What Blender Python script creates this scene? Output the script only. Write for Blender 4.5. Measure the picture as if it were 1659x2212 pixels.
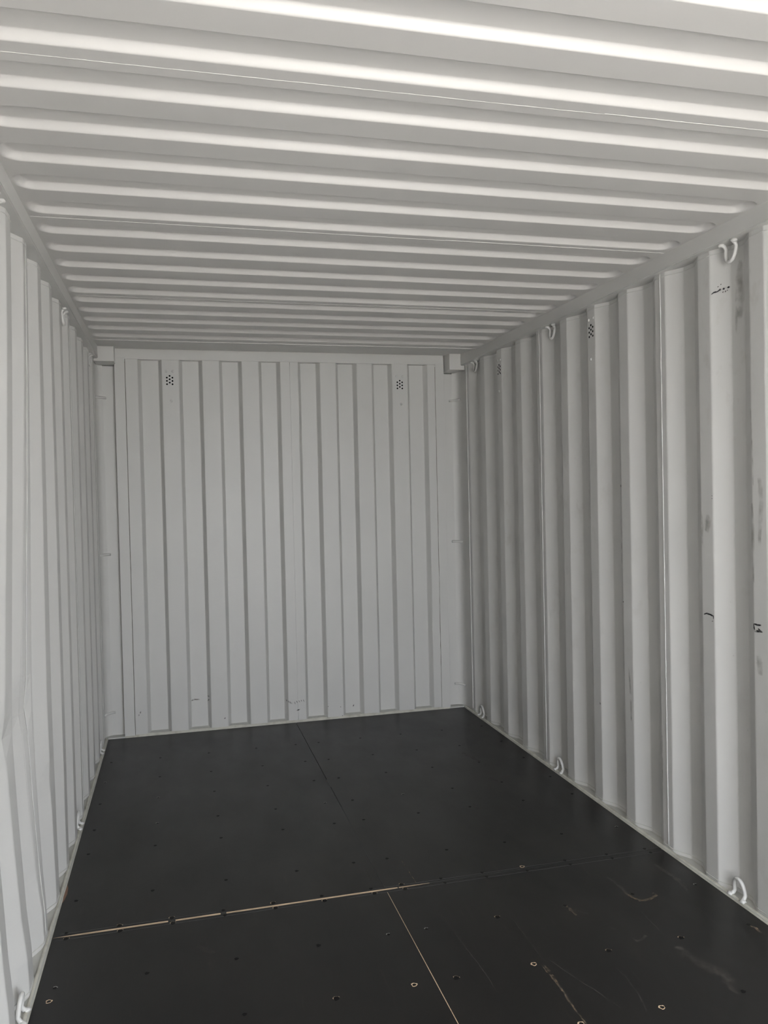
import bpy, bmesh, math, random
from mathutils import Vector, Matrix, noise

for o in list(bpy.data.objects): bpy.data.objects.remove(o)
SC = bpy.context.scene
COL = SC.collection
rnd = random.Random(7)

# ------------------------------------------------------------------ camera
F_PX, YAW, PITCH, ROLL = 1752.06, 0.2501, -0.0200, -0.0227
CAM = Vector((-0.7173, 0.0, 1.4673))
D, H = 5.257, 2.387            # floor's back edge, ceiling height (camera stands at y = 0)
YF = -0.64                     # the door end
cd = bpy.data.cameras.new('camera'); cam = bpy.data.objects.new('camera', cd); COL.objects.link(cam)
fw = Vector((math.sin(YAW)*math.cos(PITCH), math.cos(YAW)*math.cos(PITCH), math.sin(PITCH)))
rt = Vector((math.cos(YAW), -math.sin(YAW), 0)); up = rt.cross(fw)
r2 = rt*math.cos(ROLL) + up*math.sin(ROLL); u2 = -rt*math.sin(ROLL) + up*math.cos(ROLL)
cam.matrix_world = Matrix(((r2.x, u2.x, -fw.x, CAM.x), (r2.y, u2.y, -fw.y, CAM.y), (r2.z, u2.z, -fw.z, CAM.z), (0, 0, 0, 1)))
cd.sensor_fit = 'HORIZONTAL'; cd.sensor_width = 36; cd.lens = F_PX/1659*36
cd.clip_start = 0.02; cd.clip_end = 200
SC.camera = cam

# ------------------------------------------------------------------ sky, sun, exposure
w = bpy.data.worlds.new('sky'); SC.world = w; w.use_nodes = True
nt = w.node_tree; nt.nodes.clear()
bg = nt.nodes.new('ShaderNodeBackground'); ow = nt.nodes.new('ShaderNodeOutputWorld')
bg.inputs['Color'].default_value = (0.86, 0.91, 0.97, 1); bg.inputs['Strength'].default_value = 2.9
nt.links.new(bg.outputs[0], ow.inputs[0])
sd = bpy.data.lights.new('sun', 'SUN'); sd.energy = 13.0; sd.angle = math.radians(2); sd.color = (1.0, 0.96, 0.90)
sun = bpy.data.objects.new('sun', sd); COL.objects.link(sun)
# high behind the container's closed end: it lights the yard in front of the door, never the inside
sun.rotation_euler = Vector((-0.75, -0.12, -0.9)).to_track_quat('-Z', 'Y').to_euler()
pd = bpy.data.lights.new('door_portal', 'AREA'); pd.shape = 'RECTANGLE'; pd.size = 2.26; pd.size_y = 2.28
pd.cycles.is_portal = True
po = bpy.data.objects.new('door_portal', pd); COL.objects.link(po)
po.location = (0.0, YF-0.02, 1.15); po.rotation_euler = (math.radians(90), 0, 0)
vs = SC.view_settings
vs.view_transform = 'Standard'; vs.look = 'None'; vs.gamma = 1; vs.use_curve_mapping = False; vs.exposure = 2.10
SC.cycles.max_bounces = 16; SC.cycles.diffuse_bounces = 12; SC.cycles.glossy_bounces = 6
SC.cycles.use_denoising = True
SC.cycles.caustics_reflective = False; SC.cycles.caustics_refractive = False

# ------------------------------------------------------------------ helpers
def link(name, me, parent=None, kind=None, label=None, cat=None, group=None):
    o = bpy.data.objects.new(name, me); COL.objects.link(o)
    if parent: o.parent = parent
    if kind: o['kind'] = kind
    if label: o['label'] = label
    if cat: o['category'] = cat
    if group: o['group'] = group
    return o
def to_mesh(name, verts, faces, mats, smooth=False, fm=None):
    me = bpy.data.meshes.new(name); me.from_pydata([tuple(v) for v in verts], [], faces)
    for m in (mats if isinstance(mats, (list, tuple)) else [mats]): me.materials.append(m)
    if fm:
        for p, i in zip(me.polygons, fm): p.material_index = i
    if smooth: me.polygons.foreach_set('use_smooth', [True]*len(me.polygons))
    me.update(); return me
def bm_mesh(name, bm, mats, smooth=False):
    bmesh.ops.recalc_face_normals(bm, faces=bm.faces)
    me = bpy.data.meshes.new(name); bm.to_mesh(me); bm.free()
    for m in (mats if isinstance(mats, (list, tuple)) else [mats]): me.materials.append(m)
    if smooth: me.polygons.foreach_set('use_smooth', [True]*len(me.polygons))
    return me
def box(bm, x0, x1, y0, y1, z0, z1, bev=0):
    vs_ = [bm.verts.new((x, y, z)) for x in (x0, x1) for y in (y0, y1) for z in (z0, z1)]
    fs = [bm.faces.new([vs_[i] for i in f]) for f in ((0,1,3,2),(4,6,7,5),(0,4,5,1),(2,3,7,6),(0,2,6,4),(1,5,7,3))]
    if bev:
        es = set(e for f in fs for e in f.edges)
        bmesh.ops.bevel(bm, geom=list(es), offset=bev, segments=2, affect='EDGES', profile=0.5)
def boxo(name, b, mat, parent=None, bev=0, **k):
    bm = bmesh.new(); box(bm, *b, bev=bev); return link(name, bm_mesh(name, bm, mat), parent, **k)
def tube(path, r, n=10, cap=True):
    """verts, faces of a swept rod"""
    V, Fc = [], []
    P = [Vector(p) for p in path]
    t0 = (P[1]-P[0]).normalized(); nrm = t0.orthogonal().normalized()
    for i, p in enumerate(P):
        t = ((P[min(i+1, len(P)-1)]-P[max(i-1, 0)])).normalized()
        nrm = (nrm - t*nrm.dot(t)).normalized(); b = t.cross(nrm)
        rr = r[i] if isinstance(r, (list, tuple)) else r
        for k in range(n):
            a = 2*math.pi*k/n; V.append(p + nrm*math.cos(a)*rr + b*math.sin(a)*rr)
    for i in range(len(P)-1):
        for k in range(n):
            Fc.append((i*n+k, i*n+(k+1) % n, (i+1)*n+(k+1) % n, (i+1)*n+k))
    if cap: Fc.append(tuple(range(n))[::-1]); Fc.append(tuple(range((len(P)-1)*n, len(P)*n)))
    return V, Fc

# ------------------------------------------------------------------ materials
def mat(name, col, rough=0.5, spec=0.5, metal=0.0):
    m = bpy.data.materials.new(name); m.use_nodes = True
    b = m.node_tree.nodes['Principled BSDF']
    b.inputs['Base Color'].default_value = (*col, 1); b.inputs['Roughness'].default_value = rough
    b.inputs['Specular IOR Level'].default_value = spec; b.inputs['Metallic'].default_value = metal
    return m, m.node_tree, b
def noise_n(t, scale, detail=3, vec=None, stretch=None, coord=None, rough=0.5):
    co = coord or t.nodes.new('ShaderNodeNewGeometry').outputs['Position']
    if stretch:
        mp = t.nodes.new('ShaderNodeMapping'); mp.inputs['Scale'].default_value = stretch
        t.links.new(co, mp.inputs[0]); co = mp.outputs[0]
    n = t.nodes.new('ShaderNodeTexNoise'); n.inputs['Scale'].default_value = scale; n.inputs['Detail'].default_value = detail
    n.inputs['Roughness'].default_value = rough
    t.links.new(co, n.inputs['Vector']); return n.outputs['Fac']
def ramp(t, fac, a, b, ca=(0,0,0,1), cb=(1,1,1,1)):
    r = t.nodes.new('ShaderNodeValToRGB'); r.color_ramp.elements[0].position = a; r.color_ramp.elements[1].position = b
    r.color_ramp.elements[0].color = ca; r.color_ramp.elements[1].color = cb
    t.links.new(fac, r.inputs[0]); return r.outputs[0]
def mix(t, fac, a, b):
    m = t.nodes.new('ShaderNodeMix'); m.data_type = 'RGBA'
    if isinstance(fac, float): m.inputs[0].default_value = fac
    else: t.links.new(fac, m.inputs[0])
    for s, v in ((6, a), (7, b)):
        if isinstance(v, tuple): m.inputs[s].default_value = (*v[:3], 1)
        else: t.links.new(v, m.inputs[s])
    return m.outputs[2]
def math_n(t, op, a, b=None):
    m = t.nodes.new('ShaderNodeMath'); m.operation = op
    for i, v in enumerate((a, b)):
        if v is None: continue
        if isinstance(v, (int, float)): m.inputs[i].default_value = v
        else: t.links.new(v, m.inputs[i])
    return m.outputs[0]
def bump(t, b, h, strength, dist=0.002):
    n = t.nodes.new('ShaderNodeBump'); n.inputs['Strength'].default_value = strength; n.inputs['Distance'].default_value = dist
    t.links.new(h, n.inputs['Height']); t.links.new(n.outputs[0], b.inputs['Normal'])

PAINT_C = (0.630, 0.624, 0.610)
def paint(name, col=PAINT_C, grime=0.0, rough=0.42):
    m, t, b = mat(name, col, rough, 0.5)
    c = mix(t, ramp(t, noise_n(t, 1.3, 4), 0.35, 0.7), tuple(v*0.965 for v in col), col)
    if grime:
        # scuffs rubbed along the raised ribs by cargo: horizontal smears, denser here and there
        sm = ramp(t, noise_n(t, 9, 6, stretch=(1.6, 1.6, 0.9), rough=0.62), 0.55, 0.80)
        area = ramp(t, noise_n(t, 1.1, 3, stretch=(1, 1.7, 1)), 0.45, 0.62)
        fac = math_n(t, 'MULTIPLY', math_n(t, 'MULTIPLY', sm, area), grime)
        c = mix(t, fac, c, (0.27, 0.235, 0.19))
        sp = ramp(t, noise_n(t, 60, 2), 0.76, 0.80)
        c = mix(t, math_n(t, 'MULTIPLY', sp, 0.5*grime), c, (0.10, 0.09, 0.08))
    t.links.new(c, b.inputs['Base Color'])
    bump(t, b, noise_n(t, 240, 2), 0.12, 0.0006)
    return m
M_WALL = paint('grey_paint_scuffed', grime=0.30)
M_WALL_L = paint('grey_paint_left_wall', grime=0.05)
M_PAINT = paint('grey_paint')
M_BACK = paint('grey_paint_end_wall', grime=0.06)
M_ROOF = paint('grey_paint_roof', (0.640, 0.625, 0.612), rough=0.38)
M_LEDGE = paint('grey_paint_dirty_ledge', (0.54, 0.54, 0.51), grime=0.6, rough=0.6)
def m_sealant():
    m, t, b = mat('cream_sealant', (0.56, 0.55, 0.48), 0.55, 0.4)
    c = mix(t, ramp(t, noise_n(t, 22, 5), 0.45, 0.75), (0.56, 0.55, 0.49), (0.40, 0.385, 0.33))
    t.links.new(c, b.inputs['Base Color']); bump(t, b, noise_n(t, 70, 4), 0.6, 0.003); return m
M_SEAL = m_sealant()
def m_floor():
    m, t, b = mat('dark_film_faced_plywood', (0.020, 0.018, 0.016), 0.34, 0.5)
    c = mix(t, ramp(t, noise_n(t, 2.2, 5), 0.35, 0.7), (0.0055, 0.0052, 0.0050), (0.0085, 0.0075, 0.0068))
    dust = ramp(t, noise_n(t, 5, 6, stretch=(1, 0.35, 1), rough=0.65), 0.52, 0.85)
    c = mix(t, math_n(t, 'MULTIPLY', dust, 0.22), c, (0.030, 0.027, 0.024))
    rs = ramp(t, noise_n(t, 30, 5, stretch=(1, 0.12, 1), rough=0.7), 0.60, 0.80)
    c = mix(t, math_n(t, 'MULTIPLY', rs, 0.12), c, (0.13, 0.10, 0.08))
    t.links.new(c, b.inputs['Base Color'])
    r = t.nodes.new('ShaderNodeMapRange'); r.inputs['To Min'].default_value = 0.30; r.inputs['To Max'].default_value = 0.52
    t.links.new(noise_n(t, 4.5, 6, stretch=(1, 0.5, 1), rough=0.6), r.inputs['Value']); t.links.new(r.outputs[0], b.inputs['Roughness'])
    bump(t, b, noise_n(t, 9, 4, stretch=(1, 0.3, 1)), 0.10, 0.003); return m
M_FLOOR = m_floor()
def m_wood():
    m, t, b = mat('bare_plywood', (0.62, 0.46, 0.30), 0.7, 0.3)
    c = mix(t, ramp(t, noise_n(t, 60, 4, stretch=(0.2, 2, 1)), 0.4, 0.7), (0.78, 0.60, 0.42), (0.56, 0.42, 0.28))
    t.links.new(c, b.inputs['Base Color']); return m
M_WOOD = m_wood()
M_SCREW = mat('blackened_steel', (0.004, 0.004, 0.004), 0.6, 0.25)[0]
M_STEEL = mat('bright_zinc', (0.45, 0.44, 0.42), 0.4, 0.5, 0.4)[0]
M_LINE = mat('grey_joint_line', (0.060, 0.060, 0.062), 0.5, 0.4)[0]
M_DARKGAP = mat('dark_gap', (0.010, 0.010, 0.010), 0.9, 0.1)[0]
M_LAP = mat('lap_joint_shadow_and_dirt', (0.22, 0.20, 0.17), 0.9, 0.1)[0]  # dark tone carries the lap edge's shadow as well as dirt
M_RUST = mat('rusty_pink_chip', (0.26, 0.16, 0.12), 0.8, 0.2)[0]
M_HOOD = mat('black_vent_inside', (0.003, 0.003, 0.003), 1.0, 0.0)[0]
def m_mark(name, col, amount, scale=90, lo=0.40, hi=0.62, rough=0.6):
    """worn or rubbed-on mark, broken up by noise"""
    m, t, b = mat(name, col, rough, 0.3)
    al = t.nodes.new('ShaderNodeAttribute'); al.attribute_name = 'edge'
    n = ramp(t, noise_n(t, scale, 4), lo, hi)
    t.links.new(math_n(t, 'MULTIPLY', math_n(t, 'MULTIPLY', n, al.outputs['Fac']), amount), b.inputs['Alpha'])
    return m
M_INK = m_mark('black_scrape', (0.012, 0.011, 0.014), 1.0, 130, 0.30, 0.45)
M_SMUDGE = m_mark('brown_grey_smudge', (0.17, 0.155, 0.125), 0.42, 22, 0.34, 0.72)
M_SCUFF = m_mark('pale_floor_scuff', (0.15, 0.135, 0.12), 0.50, 40, 0.32, 0.72)
M_SCRATCH = m_mark('tan_floor_scratch', (0.26, 0.20, 0.14), 0.8, 70, 0.38, 0.62)
M_FAINT = m_mark('faint_wall_scuff', (0.20, 0.18, 0.16), 0.8, 90, 0.36, 0.60)

# ------------------------------------------------------------------ corrugated sheet
def smooth_profile(u, bps, half=0.0045):
    """bps: [(u, depth)...] piecewise linear, box-filtered so that the bends are rolled, not sharp"""
    def raw(x):
        if x <= bps[0][0]: return bps[0][1]
        for (a, da), (b, db) in zip(bps, bps[1:]):
            if x <= b: return da + (db-da)*(x-a)/(b-a)
        return bps[-1][1]
    return sum(raw(u+half*k/4) for k in range(-4, 5))/9
def sheet(name, us, depth, zs, place, m, parent, skip=None, top_close=False):
    V = []; nz = len(zs)
    for u in us:
        for z in zs: V.append(place(u, depth(u), z))
    Fc = []
    for i in range(len(us)-1):
        for j in range(nz-1):
            if skip and skip(0.5*(us[i]+us[i+1]), 0.5*(zs[j]+zs[j+1])): continue
            Fc.append((i*nz+j, i*nz+j+1, (i+1)*nz+j+1, (i+1)*nz+j))
    return link(name, to_mesh(name, V, Fc, m, smooth=False), parent)
def samples(bps, lo, hi, extra=()):
    s = {round(lo, 5), round(hi, 5)}
    for u, _ in bps:
        for k in (-0.0045, -0.0022, 0, 0.0022, 0.0045):
            if lo < u+k < hi: s.add(round(u+k, 5))
    for e in extra:
        if lo < e < hi: s.add(round(e, 5))
    return sorted(s)
def ribbon(name, pts, width, normal, m, parent, fade=True):
    """thin flat mark lying on a surface: polyline pts [(Vector, widthfactor)], offset along the normal"""
    V, Fc, A = [], [], []
    n = Vector(normal)
    P = [Vector(p[0]) for p in pts]
    for i, p in enumerate(P):
        t = (P[min(i+1, len(P)-1)]-P[max(i-1, 0)]).normalized(); s = t.cross(n).normalized()
        wd = width*pts[i][1]
        e = 0.0 if (fade and i in (0, len(P)-1)) else 1.0
        for k, a in ((-1, 0.0 if fade else 1.0), (-0.45, e), (0.45, e), (1, 0.0 if fade else 1.0)):
            V.append(p + s*wd*0.5*k); A.append(a)
    for i in range(len(P)-1):
        for k in range(3): Fc.append((i*4+k, i*4+k+1, i*4+4+k+1, i*4+4+k))
    me = to_mesh(name, V, Fc, m)
    at = me.attributes.new('edge', 'FLOAT', 'POINT'); at.data.foreach_set('value', A)
    return link(name, me, parent)
def dense(pts, n=5, jit=0.0):
    """Catmull-style resample of a short polyline"""
    P = [Vector(p) for p in pts]; out = []
    for i in range(len(P)-1):
        for k in range(n):
            out.append(P[i].lerp(P[i+1], k/n) + Vector((rnd.uniform(-jit, jit), rnd.uniform(-jit, jit), 0)))
    out.append(P[-1]); L = len(out)
    return [(p, (0.55+0.45*math.sin(math.pi*(i+0.5)/L))*rnd.uniform(0.8, 1.15)) for i, p in enumerate(out)]

# perforated plate with eight real holes, a dark hood behind it and three rivets round it
HOLES = [(0, 0.0315), (0, 0.0105), (0, -0.0105)] + [(s*0.0168, z) for s in (-1, 1) for z in (0.0205, 0, -0.0205)]
VW, VZ = 0.030, 0.046
def vent(place, label, axis, inward):
    """place(a, z, d): a along the wall, z up, d outward depth"""
    root = link('air_vent', None, label=label, cat='vent', group='perforated air vents near the roof')
    root.location = place(0, 0, 0)
    inv = -root.location
    bm = bmesh.new()
    def loop(pts):
        v = [bm.verts.new((x, z, 0)) for x, z in pts]
        for a, b in zip(v, v[1:]+v[:1]): bm.edges.new((a, b))
    loop([(-VW, -VZ), (VW, -VZ), (VW, VZ), (-VW, VZ)])
    for hx, hz in HOLES: loop([(hx+0.0056*math.cos(k*math.pi/5), hz+0.0056*math.sin(k*math.pi/5)) for k in range(10)])
    bmesh.ops.triangle_fill(bm, use_beauty=True, edges=bm.edges[:], normal=(0, 0, 1))
    for v in bm.verts: v.co = place(v.co.x, v.co.y, 0) + inv
    link('perforated_plate', bm_mesh('perforated_plate', bm, M_PAINT), root)
    bm = bmesh.new(); q = {}
    for a in (-1, 1):
        for z in (-1, 1):
            for d in (0.0008, 0.022): q[a, z, d] = bm.verts.new(place(a*VW, z*VZ, d) + inv)
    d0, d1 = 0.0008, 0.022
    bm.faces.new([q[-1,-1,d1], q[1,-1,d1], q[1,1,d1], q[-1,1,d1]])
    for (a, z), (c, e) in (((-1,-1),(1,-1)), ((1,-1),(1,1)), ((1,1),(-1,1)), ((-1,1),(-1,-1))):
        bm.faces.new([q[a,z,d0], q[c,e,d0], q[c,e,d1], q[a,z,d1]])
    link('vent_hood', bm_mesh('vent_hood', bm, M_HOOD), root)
    for a, z in ((-0.0215, 0.060), (0.0200, 0.060), (0.006, -0.125)):
        bm = bmesh.new(); bmesh.ops.create_uvsphere(bm, u_segments=10, v_segments=6, radius=0.0080)
        c = place(a, z, 0) + inv
        for v in bm.verts:
            v.co = Vector((v.co.x*(0.55 if axis == 'x' else 1), v.co.y*(0.55 if axis == 'y' else 1), v.co.z*1.1)) + c
        link('rivet', bm_mesh('rivet', bm, M_PAINT, True), root)
    return root

# ------------------------------------------------------------------ side walls
WX, ER, PER = 1.176, 4.861, 0.278
WELDS = [5.110, 3.992, 2.877, 1.765, 0.653]
ZB, ZT = 0.008, 2.335
side_bps = []
for n in range(21, -2, -1):
    e = ER - PER*n
    side_bps += [(e-0.070, 0.0), (e, 0.0), (e+0.068, 0.036), (e+0.138, 0.036)]
GY = [(1.5,0),(2.0,.30),(2.29,.72),(2.567,.97),(2.64,.82),(2.71,.85),(2.80,1.0),(2.845,1.05),(2.915,.60),(2.98,.42),(3.123,.26),(3.19,.15),(3.42,0)]
GZ = [(0,0),(.12,.10),(.24,.38),(.52,.77),(.70,.96),(.785,1.0),(.92,.93),(1.2,.70),(1.5,.44),(1.9,.16),(2.25,0)]
def interp(tab, x):
    if x <= tab[0][0] or x >= tab[-1][0]: return 0.0
    for (a, va), (b, vb) in zip(tab, tab[1:]):
        if x <= b: return va + (vb-va)*(x-a)/(b-a)
def dent(y, z):
    """the left side has been pushed outwards between two ribs"""
    d = 0.047*interp(GY, y)*interp(GZ, z)
    d += 0.010*math.exp(-((y-2.86)/0.035)**2-((z-0.80)/0.055)**2)
    d += 0.009*math.exp(-((y-2.58)/0.04)**2-((z-0.78)/0.05)**2)
    d += 0.007*math.exp(-((y-3.125)/0.022)**2-((z-0.455)/0.032)**2)
    return d
def place_right(y, d, z): return Vector((WX+d, y, z))
def place_left(y, d, z): return Vector((-WX-d-dent(y, z), y, z))
VENT_R = [(3.436, 2.209), (4.548, 2.204)]
for side, place in (('right', place_right), ('left', place_left)):
    wall = link('wall_'+side, None, kind='structure')
    bounds = [5.1105] + WELDS[1:] + [YF+0.02]
    sgn = 1 if side == 'right' else -1
    for hi, lo in zip(bounds, bounds[1:]):
        us = samples(side_bps, lo+0.0015, hi-0.0015, [c+s*VW for c, _ in VENT_R for s in (-1, 1)])
        if side == 'left': zs = [ZB] + [0.06*k for k in range(1, 38)] + [ZT]
        else: zs = sorted({ZB, ZT, 0.6, 1.2, 1.8} | {v+s*VZ for _, v in VENT_R for s in (-1, 1)})
        sk = None
        if side == 'right':
            mine = [(a, b) for a, b in VENT_R if lo < a < hi]
            sk = lambda u, z, mine=mine: any(abs(u-a) < VW and abs(z-b) < VZ for a, b in mine)
        sheet('corrugated_panel', us, lambda u: smooth_profile(u, side_bps), zs, place, M_WALL if side == 'right' else M_WALL_L, wall, sk)
    # fillet welds that run along the zigzag top and foot of the ribs
    wu = samples(side_bps, YF+0.03, 5.108)
    for nm_, z, rr, mm in (('top_fillet_weld', 2.3115, 0.0019, M_PAINT), ('foot_fillet_weld', 0.0235, 0.0017, M_LEDGE)):
        V, Fc = tube([place(u, smooth_profile(u, side_bps)-0.0002, z+0.0022*noise.noise(Vector((u*14, sgn, z)))) for u in wu], rr, 5)
        link(nm_, to_mesh(nm_, V, Fc, mm, True), wall)
    # weld beads between the panels
    for y in WELDS:
        P = [place(y, -0.0008, 0.03+ (ZT-0.03)*k/60) for k in range(61)]
        for p in P[1:-1]: p.y += rnd.uniform(-0.0008, 0.0008)
        V, Fc = tube(P, [(0.0042 if y > 5 and side == 'right' else 0.0022 if side == 'right' else 0.0012)*rnd.uniform(0.75, 1.15) for _ in P], 6)
        link('weld_bead', to_mesh('weld_bead', V, Fc, M_PAINT, True), wall)
    # end plate that turns into the corner post
    prof = [(WX+0.001, 5.106), (WX+0.004, 5.16), (WX+0.010, 5.22), (WX+0.008, 5.262), (WX-0.002, 5.292), (WX-0.016, 5.306), (WX-0.034, 5.3115)]
    V = [Vector((sgn*x, y, z)) for x, y in prof for z in (ZB, ZT+0.06)]
    link('end_plate', to_mesh('end_plate', V, [(2*i, 2*i+1, 2*i+3, 2*i+2) for i in range(len(prof)-1)], M_PAINT, True), wall)
    # steel ledge under the ribs and the bead of sealant along the floor
    boxo('bottom_rail_ledge', (min(sgn*1.1655, sgn*1.225), max(sgn*1.1655, sgn*1.225), YF, 5.34, -0.05, 0.009), M_LEDGE, wall)
    n = 160; V = []
    for k in range(n+1):
        y = YF+0.03 + (5.245-YF-0.03)*k/n; j = noise.noise(Vector((y*6, sgn*3, 0)))
        wdt = (0.0090 if side == 'right' else 0.0125) + 0.003*j
        for xx, z in ((1.1635, 0.0003), (1.1650, 0.0062+0.001*j), (1.1650+wdt*0.6, 0.0115+0.0015*j), (1.1650+wdt, 0.0150+0.002*j), (1.1650+wdt+0.001, 0.008)):
            V.append(Vector((sgn*xx, y, z)))
    link('sealant_bead', to_mesh('sealant_bead', V, [(5*i+k, 5*i+k+1, 5*i+k+6, 5*i+k+5) for i in range(n) for k in range(4)], M_SEAL, True), wall)
    # top rail: square tube, cut short before the corner block
    y1 = 5.135 if sgn > 0 else 5.095
    bm = bmesh.new(); box(bm, 1.150, 1.262, YF, y1, H-0.060, H+0.05)
    for v in bm.verts:
        v.co.x *= sgn
        if v.co.y > 5 and v.co.z < H: v.co.y += 0.035
    bmesh.ops.bevel(bm, geom=[e for e in bm.edges], offset=0.003, segments=2, affect='EDGES')
    link('trim_%d' % (1 if sgn > 0 else 2), bm_mesh('top_rail', bm, M_PAINT), kind='structure')
wall_r = bpy.data.objects['wall_right']; wall_l = bpy.data.objects['wall_left']

# ------------------------------------------------------------------ end wall
YE = D + 0.004
edges = [-.919,-.794,-.671,-.547,-.422,-.300,-.173,-.055,.081,.205,.330,.451,.574,.694,.821,.941]
end_bps = [(-1.067, 0.0)]
for a, b in zip(edges[0::2], edges[1::2]): end_bps += [(a-0.009, 0), (a+0.010, 0.042), (b-0.010, 0.042), (b+0.009, 0)]
end_bps.append((1.067, 0.0))
VENT_B = [(-0.738, 2.216), (0.756, 2.206)]
wall_b = link('wall_back', None, kind='structure')
ZBT = 2.347
def place_back(x, d, z): return Vector((x, YE+d, z))
for lo, hi in ((-1.002, 0.016), (0.018, 1.008)):
    us = samples(end_bps, lo, hi, [c+s*VW for c, _ in VENT_B for s in (-1, 1)])
    zs = sorted({0.010, 0.8, 1.6, ZBT} | {v+s*VZ for _, v in VENT_B for s in (-1, 1)})
    sheet('corrugated_panel', us, lambda u: smooth_profile(u, end_bps, 0.003), zs, place_back, M_BACK, wall_b,
          lambda u, z: any(abs(u-a) < VW and abs(z-b) < VZ for a, b in VENT_B))
V, Fc = tube([(0.017+rnd.uniform(-.0005, .0005), YE, 0.02+2.32*k/40) for k in range(41)], 0.0016, 6)
link('weld_bead', to_mesh('weld_bead', V, Fc, M_PAINT, True), wall_b)
boxo('header_bar', (-1.067, 1.067, D+0.001, D+0.12, ZBT, 2.46), M_PAINT, wall_b, 0.002)
for s in (-1, 1):
    x0, x1 = sorted((s*1.005, s*1.067))
    boxo('frame_plate', (x0, x1, D+0.0005, D+0.052, 0.008, ZBT+0.01), M_BACK, wall_b, 0.0015)
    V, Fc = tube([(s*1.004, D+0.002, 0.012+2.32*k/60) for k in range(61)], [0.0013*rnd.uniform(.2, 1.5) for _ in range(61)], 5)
    link('lap_shadow_dirt_line', to_mesh('lap_shadow_dirt_line', V, Fc, M_LAP, True), wall_b)  # thin tube: shadow line of the plate edge put in as colour, with dirt
# ledge and sealant at the foot of the end wall
boxo('bottom_rail_ledge', (-1.165, 1.165, D+0.001, D+0.10, -0.05, 0.009), M_LEDGE, wall_b)
n = 120; V = []
for k in range(n+1):
    x = -1.062+2.124*k/n; j = noise.noise(Vector((x*9, 5, 1)))
    for yy, z in ((D-0.0035-0.001*j, 0.0003), (D-0.001, 0.008+0.002*j), (D+0.006, 0.0165+0.003*j)): V.append(Vector((x, yy, z)))
link('sealant_bead', to_mesh('sealant_bead', V, [(3*i+k, 3*i+k+1, 3*i+k+4, 3*i+k+3) for i in range(n) for k in range(2)], M_SEAL, True), wall_b)
# fillets at the foot of each recess
for a, b in zip(edges[0::2], edges[1::2]):
    V = [(a-0.006, YE, 0.009), (b+0.006, YE, 0.009), (a+0.008, YE+0.041, 0.020), (b-0.008, YE+0.041, 0.020)]
    link('recess_fillet', to_mesh('recess_fillet', V, [(0, 1, 3, 2)], M_LEDGE), wall_b)
# closing sheets behind the sheets (outer skin), so that no light leaks
boxo('outer_skin', (-1.27, 1.27, 5.36, 5.38, -0.1, 2.55), M_PAINT, wall_b)

# ------------------------------------------------------------------ corner posts with their lashing bars, corner blocks
for s, nm in ((-1, 'left'), (1, 'right')):
    bm = bmesh.new(); x0, x1 = sorted((s*1.060, s*1.1435)); box(bm, x0-s*1.10, x1-s*1.10, 0, 0.04, 0.0005, 2.285 if s > 0 else 2.30)
    post = link('corner_post', bm_mesh('corner_post', bm, M_PAINT), wall_b); post.location = (s*1.10, 5.312, 0.009)
    hs = (2.113, 1.141, 0.153)
    for h in hs:
        t = -0.004 if h > 1.5 else (0.0 if h > .5 else 0.004)
        if s < 0: path = [(-1.122, 5.306, h+t*0.3), (-1.140, 5.3055, h), (-1.168, 5.296, h-0.001-t), (-1.186, 5.270, h-0.003-t)]
        else: path = [(1.118, 5.305, h+t), (1.140, 5.304, h+t*0.8), (1.165, 5.292, h-0.001), (1.180, 5.262, h-0.002-t)]
        V, Fc = tube([Vector(p)-post.location for p in path], 0.0075, 8)
        link('lashing_bar', to_mesh('lashing_bar', V, Fc, M_PAINT, True), post)
for s, z0, yb, nm in ((-1, 2.315, 5.152, 'left'), (1, 2.299, 5.150, 'right')):
    cb = link('corner_block', None, label='square steel corner casting jutting out at the top %s corner of the back wall' % nm, cat='corner block')
    cb.location = (s*1.11, yb, z0)
    bm = bmesh.new(); xi, xo = (1.060, 1.176) if s < 0 else (1.072, 1.162)
    def bx(a, b, y0, y1, c, d):
        x0, x1 = sorted((s*a, s*b)); box(bm, x0-cb.location.x, x1-cb.location.x, y0-yb, y1-yb, c-z0, d-z0, bev=0.002)
    bx(xi, xo, yb, 5.33, z0, H+0.045)
    link('casting', bm_mesh('casting', bm, M_PAINT), cb)
    if s > 0:
        bm = bmesh.new(); bx(1.160, 1.1815, yb+0.001, 5.20, z0, z0+0.030)
        link('weld_tab', bm_mesh('weld_tab', bm, M_PAINT), cb)

# ------------------------------------------------------------------ roof
ceil = link('ceiling', None, kind='structure')
groups = [(4.850, 3.832, [3.957+.205*j for j in range(5)]), (3.832, 2.806, [2.972+.204*j for j in range(5)]),
          (2.806, 1.800, [1.951+.2055*j for j in range(5)]), (1.800, 0.780, [1.757-.200*j for j in range(4, -1, -1)]),
          (0.780, -0.24, [0.725-.2045*j for j in range(4, -1, -1)]), (-0.24, YF, [-0.30])]
XG, RW, SL, DP = 1.141, 0.0575, 0.0145, 0.0200
def groove(x, y, cs):
    best = 0.0
    for c in cs:                       # c: far edge of the groove
        dy = abs(y-(c-RW)); 
        if dy > RW+0.004: continue
        # rounded rectangle distance: half sizes XG, RW, corner radius 0.05
        r = 0.050; qx = abs(x)-(XG-r); qy = dy-(RW-r)
        sd_ = math.hypot(max(qx, 0), max(qy, 0)) + min(max(qx, qy), 0) - r
        t = min(1, max(0, -sd_/SL)); best = max(best, 0.45*t+0.55*t*t*(3-2*t))
    return best*DP
xs = sorted({-1.15, 1.15, 0, -0.5, 0.5, -1.0, 1.0} | {s*(XG+0.004-0.0042*k) for s in (-1, 1) for k in range(0, 18)})
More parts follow.
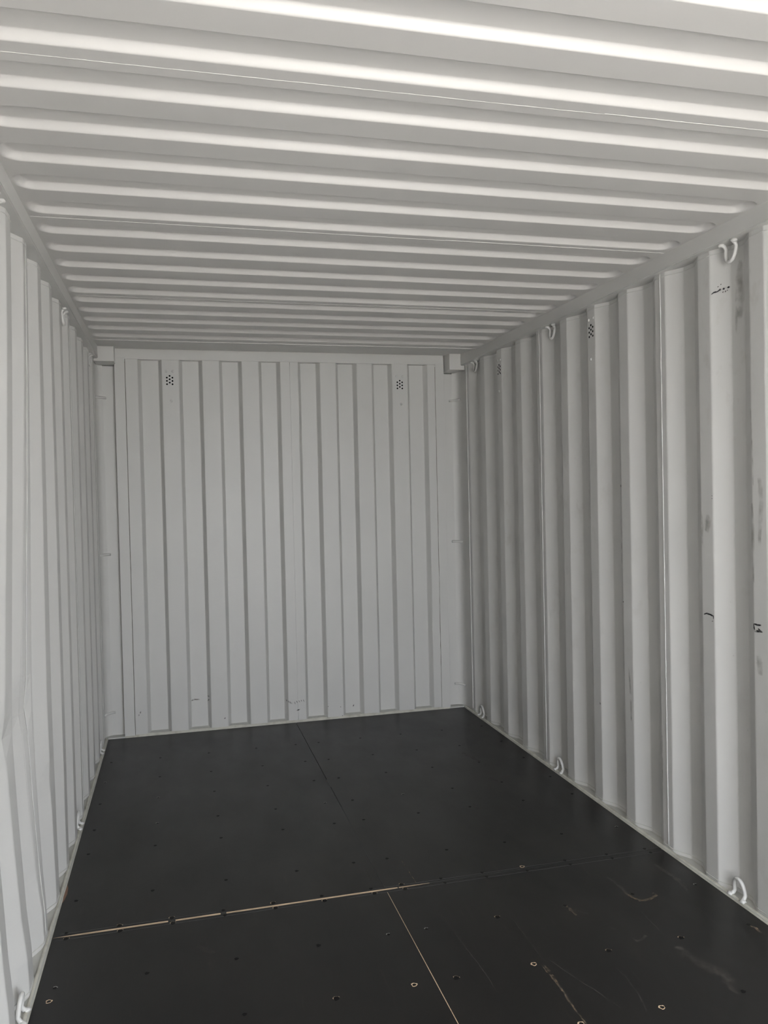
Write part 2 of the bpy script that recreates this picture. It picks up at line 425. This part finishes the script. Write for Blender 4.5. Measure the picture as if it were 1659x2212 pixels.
for hi, lo, cs in groups:
    ys = {lo+0.0005, hi-0.0005}
    for c in cs:
        for k in range(0, 11): ys.add(c+0.002-0.0019*k); ys.add(c-2*RW-0.002+0.0019*k)
        ys.add(c+0.004); ys.add(c-2*RW-0.004)
        for k in range(0, 7): ys.add(c-0.021-0.0122*k)
    ys = sorted(y for y in ys if lo <= y <= hi)
    ny = len(ys)
    V = [(x, y, H+groove(x, y, cs)) for x in xs for y in ys]
    Fc = [(i*ny+j, (i+1)*ny+j, (i+1)*ny+j+1, i*ny+j+1) for i in range(len(xs)-1) for j in range(ny-1)]
    link('roof_panel', to_mesh('roof_panel', V, Fc, M_ROOF, True), ceil)
for y, x0, x1, r in ((4.852, -1.145, 1.148, 0.0042), (3.832, -1.14, 0.25, 0.0010), (3.828, 0.25, 1.14, 0.0018), (2.806, -1.145, 0.25, 0.0010), (2.802, 0.25, 1.145, 0.0016),
                     (1.800, -1.14, 0.32, 0.0007), (1.797, 0.32, 1.14, 0.0011), (0.78, -1.14, 1.14, 0.003)):
    n = 70
    P = [(x0+(x1-x0)*k/n, y+rnd.uniform(-.0006, .0006), H-0.0003) for k in range(n+1)]
    V, Fc = tube(P, [r*rnd.uniform(.85, 1.15) for _ in P], 6)
    link('weld_bead', to_mesh('weld_bead', V, Fc, M_ROOF, True), ceil)
bm = bmesh.new()
V = [(-1.15, 4.8505, H), (1.15, 4.8505, H), (1.15, 5.30, H+0.0265), (-1.15, 5.30, H+0.0265)]
link('header_plate', to_mesh('header_plate', V, [(0, 1, 2, 3)], M_PAINT), ceil)
boxo('outer_skin', (-1.27, 1.27, YF, 5.38, 2.50, 2.52), M_PAINT, ceil)

# ------------------------------------------------------------------ floor
floor = link('floor', None, kind='structure')
FX, YS = 1.165, 2.908
for (x0, x1, y0, y1) in ((-FX, -0.0012, YS+0.0045, D), (0.0012, FX, YS+0.0045, D), (-FX, -0.0012, 0.51, YS-0.0045), (0.0012, FX, 0.51, YS-0.0045),
                         (-FX, -0.0012, YF, 0.504), (0.0012, FX, YF, 0.504)):
    boxo('floor_board', (x0, x1, y0, y1, -0.028, 0.0), M_FLOOR, floor, 0.0006)
boxo('under_floor', (-FX, FX, YF, D, -0.05, -0.030), M_DARKGAP, floor)
# the cross joint: bare plywood edge shows on the left, black filler on the right
for x0, x1 in ((-1.160, -0.785), (-0.760, -0.605), (-0.585, 0.045), (0.050, 0.170)):
    V = []; n = 24
    for k in range(n+1):
        x = x0+(x1-x0)*k/n
        hw = 0.0052*(1 if x < 0 else max(0.25, 1-x/0.22))*(1+0.15*noise.noise(Vector((x*30, 0, 0))))*(min(1, (x+1.175)/0.12) if x < -1.05 else 1)
        V += [(x, YS-hw, -0.0015), (x, YS+hw, -0.0015)]
    V = [(a, b, 0.0003) for a, b, c in V]
    link('bare_wood_edge', to_mesh('bare_wood_edge', V, [(2*i, 2*i+2, 2*i+3, 2*i+1) for i in range(n)], M_WOOD), floor)
boxo('joint_filler', (-FX+0.002, FX-0.002, YS-0.0046, YS+0.0046, -0.028, -0.0008), M_FLOOR, floor)
for y, x0, x1 in ((YS+0.019, -1.14, -0.62), (YS+0.017, -0.05, 1.155), (YS-0.021, -1.15, -0.30), (YS-0.021, -0.15, 1.150)):
    bm = bmesh.new(); box(bm, x0, x1, y-0.0011, y+0.0011, 0.0001, 0.0007); link('joint_line', bm_mesh('joint_line', bm, M_LINE), floor)
# the long joint: pale raw edge near the camera, tight and grey beyond
V = []; n = 40
for k in range(n+1):
    y = 0.6+(YS-0.02-0.6)*k/n; hw = 0.0009*(1+0.5*noise.noise(Vector((0, y*12, 0))))*(1.2 if y < 2.5 else 0.8)
    V += [(-hw, y, 0.0002), (hw, y, 0.0002)]
link('bare_wood_edge', to_mesh('bare_wood_edge', V, [(2*i, 2*i+1, 2*i+3, 2*i+2) for i in range(n)], M_WOOD), floor)
for y0, y1, hw in ((YS+0.02, 3.75, 0.0008), (4.02, 4.14, 0.0016)):
    bm = bmesh.new(); box(bm, -hw, hw, y0, y1, 0.0001, 0.0005); link('joint_line', bm_mesh('joint_line', bm, M_LINE), floor)
# countersunk screws in their grid; chipped rims show bare wood, others are black
def screw_mesh(kind):
    """rim of the countersink (chipped to bare wood on some), head a little below it"""
    V, Fc, fm = [], [], []; n = 14
    R = {'pale': 0.0095, 'half': 0.0100, 'dark': 0.0070, 'zinc': 0.0070}[kind]
    rings = ((R, 0.0002), (R*0.80, 0.0009), (R*0.60, 0.0005), (0.0001, 0.0006))
    for r, z in rings:
        for k in range(n):
            a = 2*math.pi*k/n; rr = r*(1+(0.12*math.sin(3*a+1)+0.1*math.sin(5*a) if r > R*0.7 else 0)); V.append((rr*math.cos(a), rr*math.sin(a), z))
    for i in range(3):
        for k in range(n):
            Fc.append((i*n+k, i*n+(k+1) % n, (i+1)*n+(k+1) % n, (i+1)*n+k))
            up_ = 0 < 2*math.pi*(k+.5)/n < math.pi*0.95
            fm.append(1 if (i == 0 and (kind == 'pale' or (kind == 'half' and up_))) or (i == 1 and kind == 'pale' and up_) else (2 if kind == 'zinc' and i < 2 and up_ else 0))
    return to_mesh('screw', V, Fc, [M_SCREW, M_WOOD, M_STEEL], fm=fm)
SM = {k: screw_mesh(k) for k in ('pale', 'half', 'dark', 'zinc')}
def screw(x, y, k):
    o = bpy.data.objects.new('screw', SM[k]); o.parent = floor; COL.objects.link(o)
    o.location = (x, y, 0.0002); o.rotation_euler = (0, 0, rnd.uniform(-0.4, 0.4))
XC = [-1.116, -0.843, -0.572, -0.302, -0.066, 0.066, 0.322, 0.580, 0.845, 1.108]
for y in (4.785, 4.457, 4.145, 3.820, 3.567, 3.160):
    for i, x in enumerate(XC):
        k = 'zinc' if (i, y) in ((0, 4.457), (1, 4.145), (1, 3.820), (4, 3.820), (9, 3.160), (6, 3.820)) else 'dark'
        screw(x+rnd.uniform(-.004, .004), y+rnd.uniform(-.004, .004), k)
kinds = {2.607: 'zinc dark dark dark zinc zinc half dark dark zinc'.split(), 2.312: 'dark dark dark half pale half pale half half dark'.split(),
         2.013: 'dark dark pale dark dark dark pale pale dark dark'.split()}
for y, ks in kinds.items():
    for x, k in zip(XC, ks): screw(x+rnd.uniform(-.004, .004), y+rnd.uniform(-.005, .005), k)
for i, x in enumerate((-1.121, -0.948, -0.773, -0.595, -0.417, -0.239, -0.052, 0.066, 0.222, 0.390, 0.558, 0.741, 0.925, 1.098)):
    screw(x, YS+0.022, ['dark', 'half', 'half', 'dark', 'half', 'dark', 'dark', 'half', 'dark', 'dark', 'pale', 'dark', 'dark', 'dark'][i])
    screw(x+0.004, YS-0.016, ['half', 'half', 'half', 'dark', 'half', 'half', 'half', 'half', 'dark', 'dark', 'dark', 'dark', 'dark', 'dark'][i])
screw(-1.121, 2.540, 'pale')
# chipped reddish edge beside the sealant on the left
V = [(-1.162, 3.15, 0.001), (-1.157, 3.18, 0.0015), (-1.1535, 3.22, 0.0015), (-1.156, 3.27, 0.0015), (-1.163, 3.30, 0.001), (-1.164, 3.2, 0.003)]
link('chipped_edge', to_mesh('chipped_edge', V, [(0, 1, 5), (1, 2, 5), (2, 3, 5), (3, 4, 5)], M_RUST), floor)

def floor_pt(px, py, z=0.0006):
    d = fw + r2*(px-829.5)/F_PX - u2*(py-1106)/F_PX; t = (z-CAM.z)/d.z; return CAM + d*t
def mark_floor(name, px, width, m, n=6, jit=0.0015):
    if name == 'scuff_mark': width *= 1.6
    ribbon(name, dense([floor_pt(*p) for p in px], n, jit), width, (0, 0, 1), m, floor)
# measured once on the photograph, these strokes are laid on the floor in world space
mark_floor('scratch', [(865,1855),(884,1884),(900,1909)], 0.004, M_SCRATCH)
mark_floor('scratch', [(944,1966),(972,2000),(1003,2043),(1030,2078),(1062,2124),(1075,2146)], 0.0045, M_SCUFF)
mark_floor('scratch', [(1100,1975),(1140,2030),(1170,2068)], 0.006, M_SCUFF)
mark_floor('scratch', [(1168,2084),(1190,2108),(1215,2140),(1240,2178),(1268,2212)], 0.008, M_SCRATCH)
mark_floor('scratch', [(1175,2084),(1190,2102),(1205,2124)], 0.010, M_SCRATCH)
mark_floor('scratch', [(1180,2068),(1225,2100),(1290,2142),(1345,2180)], 0.008, M_SCUFF)
mark_floor('scuff_mark', [(1462,2042),(1485,2066),(1520,2086),(1556,2100),(1592,2122)], 0.040, M_SCUFF, 6)
mark_floor('scuff_mark', [(1560,2104),(1568,2124),(1582,2138),(1602,2148)], 0.018, M_SCUFF, 5)
mark_floor('scuff_mark', [(1398,1856),(1428,1876),(1470,1904),(1488,1930)], 0.018, M_SCUFF)
mark_floor('scuff_mark', [(1310,1894),(1330,1906),(1356,1930),(1380,1942)], 0.014, M_SCUFF)
mark_floor('scuff_mark', [(1345,1924),(1362,1936),(1382,1946),(1404,1942),(1418,1934),(1410,1928)], 0.010, M_SCRATCH)
mark_floor('scuff_mark', [(1222,1956),(1232,1964),(1246,1978)], 0.010, M_SCRATCH)
mark_floor('scuff_mark', [(1240,1964),(1256,1970),(1272,1974)], 0.008, M_SCUFF)
mark_floor('scratch', [(1072,1984),(1080,1992),(1096,2010)], 0.006, M_SCUFF)
mark_floor('scratch', [(1260,1880),(1288,1904)], 0.006, M_SCUFF)
mark_floor('scratch', [(1368,1952),(1410,1995),(1440,2025)], 0.005, M_SCUFF)
mark_floor('scratch', [(1308,2046),(1322,2062)], 0.010, M_SCUFF)
mark_floor('scuff_mark', [(1318,2004),(1332,2008),(1342,2012)], 0.009, M_SCUFF)
mark_floor('scuff_mark', [(1620,2000),(1632,2004),(1645,2016)], 0.010, M_SCRATCH)
mark_floor('scratch', [(1330,2090),(1352,2110),(1380,2150),(1400,2190)], 0.007, M_SCUFF)
mark_floor('scuff_mark', [(424,2042),(440,2050),(464,2060)], 0.016, M_SCUFF)
mark_floor('scuff_mark', [(996,1624),(1015,1634),(1040,1645)], 0.028, M_SCUFF)
mark_floor('scuff_mark', [(1056,1680),(1066,1684),(1074,1688)], 0.030, M_SCUFF)
mark_floor('scuff_mark', [(1020,1735),(1030,1744),(1038,1750)], 0.018, M_SCUFF)
mark_floor('scratch', [(701,1678),(708,1692)], 0.004, M_SCRATCH)
mark_floor('scratch', [(791,1878),(803,1908)], 0.012, M_SCUFF)
mark_floor('scuff_mark', [(1380,2010),(1395,2022),(1378,2034),(1366,2026)], 0.009, M_SCUFF)

# ------------------------------------------------------------------ marks on the walls
def wall_pt(px, py, x):
    d = fw + r2*(px-829.5)/F_PX - u2*(py-1106)/F_PX; t = (x-CAM.x)/d.x; return CAM + d*t
def back_pt(px, py, y=D+0.0025):
    d = fw + r2*(px-829.5)/F_PX - u2*(py-1106)/F_PX; t = (y-CAM.y)/d.y; return CAM + d*t
def mark_r(name, px, width, m, n=3, x=WX-0.0012):
    ribbon(name, dense([wall_pt(*p, x) for p in px], n, 0), width, (1, 0, 0), m, wall_r)
def mark_b(name, px, width, m, n=3):
    ribbon(name, dense([back_pt(*p) for p in px], n, 0), width, (0, 1, 0), m, wall_b)
# on the slope beside the near top ring: a broken black scrape (slope facing the door)
def slope_pt(px, py):
    # plane of the door-facing slope between the rib ending at ER-8*PER+... and its groove
    best = None
    e = 2.637 - 0.070                                            # near edge of the rib nearest that mark
    a = Vector((WX, e, 0)); b = Vector((WX+0.036, e-0.070, 0))
    nrm = Vector((b.y-a.y, -(b.x-a.x), 0)).normalized()
    d = fw + r2*(px-829.5)/F_PX - u2*(py-1106)/F_PX
    t = (a-CAM).dot(nrm)/d.dot(nrm); p = CAM + d*t
    return p - nrm*0.0012*(1 if nrm.dot(d) > 0 else -1), nrm
def mark_s(name, px, width, m, n=3):
    nrm = slope_pt(*px[0])[1]
    ribbon(name, dense([slope_pt(*p)[0] for p in px], n, 0), width, nrm, m, wall_r)
mark_s('scrape_mark', [(1536,637),(1542,632),(1550,630),(1557,625)], 0.006, M_INK)
mark_s('scrape_mark', [(1553,628),(1558,624)], 0.009, M_INK)
mark_s('scrape_mark', [(1561,626),(1566,622)], 0.009, M_INK)
mark_s('scrape_mark', [(1571,623),(1577,618)], 0.009, M_INK)
for q in ([(1561,633),(1563,629)], [(1567,632),(1568,627)], [(1570,628),(1573,626)], [(1556,616),(1559,613)], [(1550,621),(1553,618)]): mark_s('scrape_mark', q, 0.004, M_INK)
# pen or tool strokes on two ribs
mark_r('pen_mark', [(1520,1327),(1526,1325),(1533,1327),(1541,1331),(1541,1338)], 0.0085, M_INK)
mark_r('pen_mark', [(1537,1342),(1541,1342)], 0.004, M_FAINT)
mark_r('pen_mark', [(1627,1347),(1636,1350),(1645,1351)], 0.008, M_INK)
mark_r('pen_mark', [(1628,1347),(1629,1356),(1631,1363),(1640,1364),(1648,1366)], 0.009, M_INK)
mark_r('pen_mark', [(1638,1357),(1640,1361),(1645,1364)], 0.007, M_INK)
mark_r('spot', [(1346,1298),(1347,1302)], 0.012, M_INK, 2)
mark_r('spot', [(1341,1046),(1341,1053)], 0.008, M_INK, 2)
mark_r('spot', [(1538,1070),(1538,1072)], 0.008, M_INK, 2); mark_r('spot', [(1538,1076),(1538,1078)], 0.008, M_INK, 2)
mark_r('spot', [(1296,1516),(1297,1523)], 0.010, M_INK, 2)
# grime along the edges of the ribs on the right
mark_r('smudge', [(1621,880),(1624,950),(1626,1020),(1627,1050)], 0.010, M_SMUDGE, 8)
mark_r('smudge', [(1624,1085),(1626,1120),(1627,1200),(1628,1260)], 0.016, M_SMUDGE, 8)
mark_r('smudge', [(1514,1100),(1516,1130),(1517,1180)], 0.020, M_SMUDGE, 6)
mark_r('smudge', [(1528,1110),(1530,1130),(1526,1150)], 0.040, M_SMUDGE, 6)
mark_r('smudge', [(1640,1030),(1645,1080),(1640,1180)], 0.030, M_SMUDGE, 6)
mark_r('smudge', [(1638,1415),(1641,1435),(1643,1460)], 0.035, M_SMUDGE, 6)
mark_r('smudge', [(1341,1120),(1343,1170),(1343,1220)], 0.010, M_SMUDGE, 6)
mark_r('smudge', [(1358,1440),(1361,1480),(1363,1520),(1364,1560)], 0.018, M_SMUDGE, 6)
mark_r('smudge', [(1430,1585),(1431,1620),(1432,1720)], 0.010, M_SMUDGE, 6)
ribbon('smudge', dense([wall_pt(*p, WX+0.0345) for p in ((1600,560),(1596,600),(1602,640),(1598,690))], 6), 0.045, (1, 0, 0), M_SMUDGE, wall_r)
ribbon('smudge', dense([wall_pt(*p, WX+0.0345) for p in ((1590,620),(1592,660),(1590,720))], 6), 0.020, (1, 0, 0), M_SMUDGE, wall_r)
# end wall, low down
mark_b('scrape_mark', [(237,1537),(248,1534)], 0.001, M_FAINT)
mark_b('scrape_mark', [(302,1542),(305,1536)], 0.008, M_INK, 2); mark_b('scrape_mark', [(299,1547),(301,1543)], 0.008, M_INK, 2)
for a in ((618,1510,620,1516),(622,1512,625,1519),(626,1514,628,1521),(629,1517,631,1521),(636,1515,638,1522),(640,1513,643,1519),(645,1512,648,1518),(650,1511,652,1516),(655,1510,657,1517)):
    mark_b('scrape_mark', [(a[0],a[1]),(a[2],a[3])], 0.005, M_INK, 2)
mark_b('scrape_mark', [(640,1535),(649,1532)], 0.008, M_INK, 2)
mark_b('scrape_mark', [(762,1527),(765,1521)], 0.008, M_INK, 2)
mark_b('scrape_mark', [(484,1553),(488,1550)], 0.010, M_INK, 2)
mark_b('scrape_mark', [(449,1502),(452,1506)], 0.010, M_INK, 2); mark_b('scrape_mark', [(448,1514),(453,1510)], 0.008, M_INK, 2)
mark_b('scrape_mark', [(277,1241),(281,1239)], 0.010, M_INK, 2)
for q in ((709,1526),(736,1527),(708,1550),(740,1546)): mark_b('spot', [(q[0], q[1]-1.5), (q[0], q[1]+1.5)], 0.006, M_INK, 2)
ribbon('scrape_mark', dense([back_pt(*p, D+0.044) for p in ((410,1515),(420,1511),(432,1511))], 4), 0.010, (0, 1, 0), M_FAINT, wall_b)
ribbon('scrape_mark', dense([back_pt(*p, D+0.030) for p in ((404,1517),(403,1526),(402,1536))], 4), 0.006, (0, 1, 0), M_INK, wall_b)

# ------------------------------------------------------------------ vents
for (y, z), lab in zip(VENT_R, ('nearer of the two perforated vents high on the right wall, eight dark holes', 'farther of the two perforated vents high on the right wall, beside the back corner')):
    vent(lambda a, zz, d, y=y, z=z: Vector((WX+d, y+a, z+zz)), lab, 'x', -1)
for (x, z), lab in zip(VENT_B, ('left of the two perforated vents at the top of the back wall', 'right of the two perforated vents at the top of the back wall')):
    vent(lambda a, zz, d, x=x, z=z: Vector((x+a, YE+d, z+zz)), lab, 'y', -1)

# ------------------------------------------------------------------ lashing rings
def ring_obj(s, y, top, label):
    """bent bar welded under the top rail or on the bottom ledge, inside a groove of the side wall"""
    base = Vector((s*1.186, y, (H-0.060) if top else 0.009))
    root = link('lashing_ring', None, label=label, cat='ring', group='lashing rings along the %s of the %s wall' % ('top' if top else 'bottom', 'right' if s > 0 else 'left'))
    root.location = base
    q = -1 if top else 1; hh = 0.068; hw_ = 0.027
    P = [Vector((-s*0.016, -hw_-0.004, q*0.003)), Vector((-s*0.005, -hw_-0.001, q*0.009))]
    for k in range(13):
        a = math.pi*k/12
        yy = -hw_*math.cos(a); zz = 0.020 + (hh-0.020)*math.sin(a)**0.8
        P.append(Vector((s*(0.004-0.010*(zz/hh)), yy, q*zz)))
    P += [Vector((-s*0.005, hw_+0.001, q*0.009)), Vector((-s*0.016, hw_+0.004, q*0.003))]
    V, Fc = tube(P, 0.0070, 10)
    link('bent_bar', to_mesh('bent_bar', V, Fc, M_PAINT, True), root)
    for yy in (-hw_-0.006, hw_+0.006):
        bm = bmesh.new(); bmesh.ops.create_icosphere(bm, subdivisions=2, radius=0.0095)
        for v in bm.verts:
            v.co *= 1+0.18*noise.noise(v.co*300); v.co = Vector((v.co.x*1.2-s*0.013, v.co.y*1.2+yy, v.co.z*0.75+q*0.004))
        link('weld_blob', bm_mesh('weld_blob', bm, M_PAINT, True), root)
RY = {'near': 2.462, 'middle': 3.852, 'far': 4.964}
for s, nm in ((1, 'right'), (-1, 'left')):
    for k, y in RY.items():
        w_ = {'near': 'nearest the camera', 'middle': 'halfway along', 'far': 'in the far corner'}[k]
        ring_obj(s, y, True, 'painted steel lashing ring hanging under the %s roof rail, %s' % (nm, w_))
        ring_obj(s, y, False, 'steel lashing ring standing on the floor edge of the %s wall, %s' % (nm, w_))

# ------------------------------------------------------------------ behind the camera: door end and yard
fr = link('door_1', None, kind='structure')
fr.location = (-1.15, YF-0.11, 0); fr.rotation_euler = (0, 0, math.radians(-22))   # left leaf, unseen; partly closed, angle made up to hold back light
boxo('door_leaf', (0.0, 1.14, -0.045, -0.005, 0.0, 2.30), M_PAINT, fr)
tr = link('trim_3', None, kind='structure')
boxo('door_header', (-1.27, 1.27, YF-0.10, YF, 2.29, 2.52), M_PAINT, tr)
boxo('door_post', (1.14, 1.27, YF-0.10, YF, -0.05, 2.29), M_PAINT, tr)
boxo('door_post', (-1.27, -1.14, YF-0.10, YF, -0.05, 2.29), M_PAINT, tr)
boxo('door_sill', (-1.27, 1.27, YF-0.10, YF, -0.15, -0.002), M_PAINT, tr)
for s, wl in ((1, wall_r), (-1, wall_l)):
    x0, x1 = sorted((s*1.275, s*1.285)); boxo('outer_skin', (x0, x1, YF, 5.38, -0.1, 2.52), M_PAINT, wl)
mg, t, b = mat('concrete_yard', (0.42, 0.40, 0.36), 0.9, 0.2)
t.links.new(mix(t, ramp(t, noise_n(t, 1.5, 5), .35, .7), (0.37, 0.36, 0.345), (0.46, 0.45, 0.43)), b.inputs['Base Color'])
boxo('yard_ground', (-30, 30, -40, 20, -0.5, -0.3), mg, kind='structure')
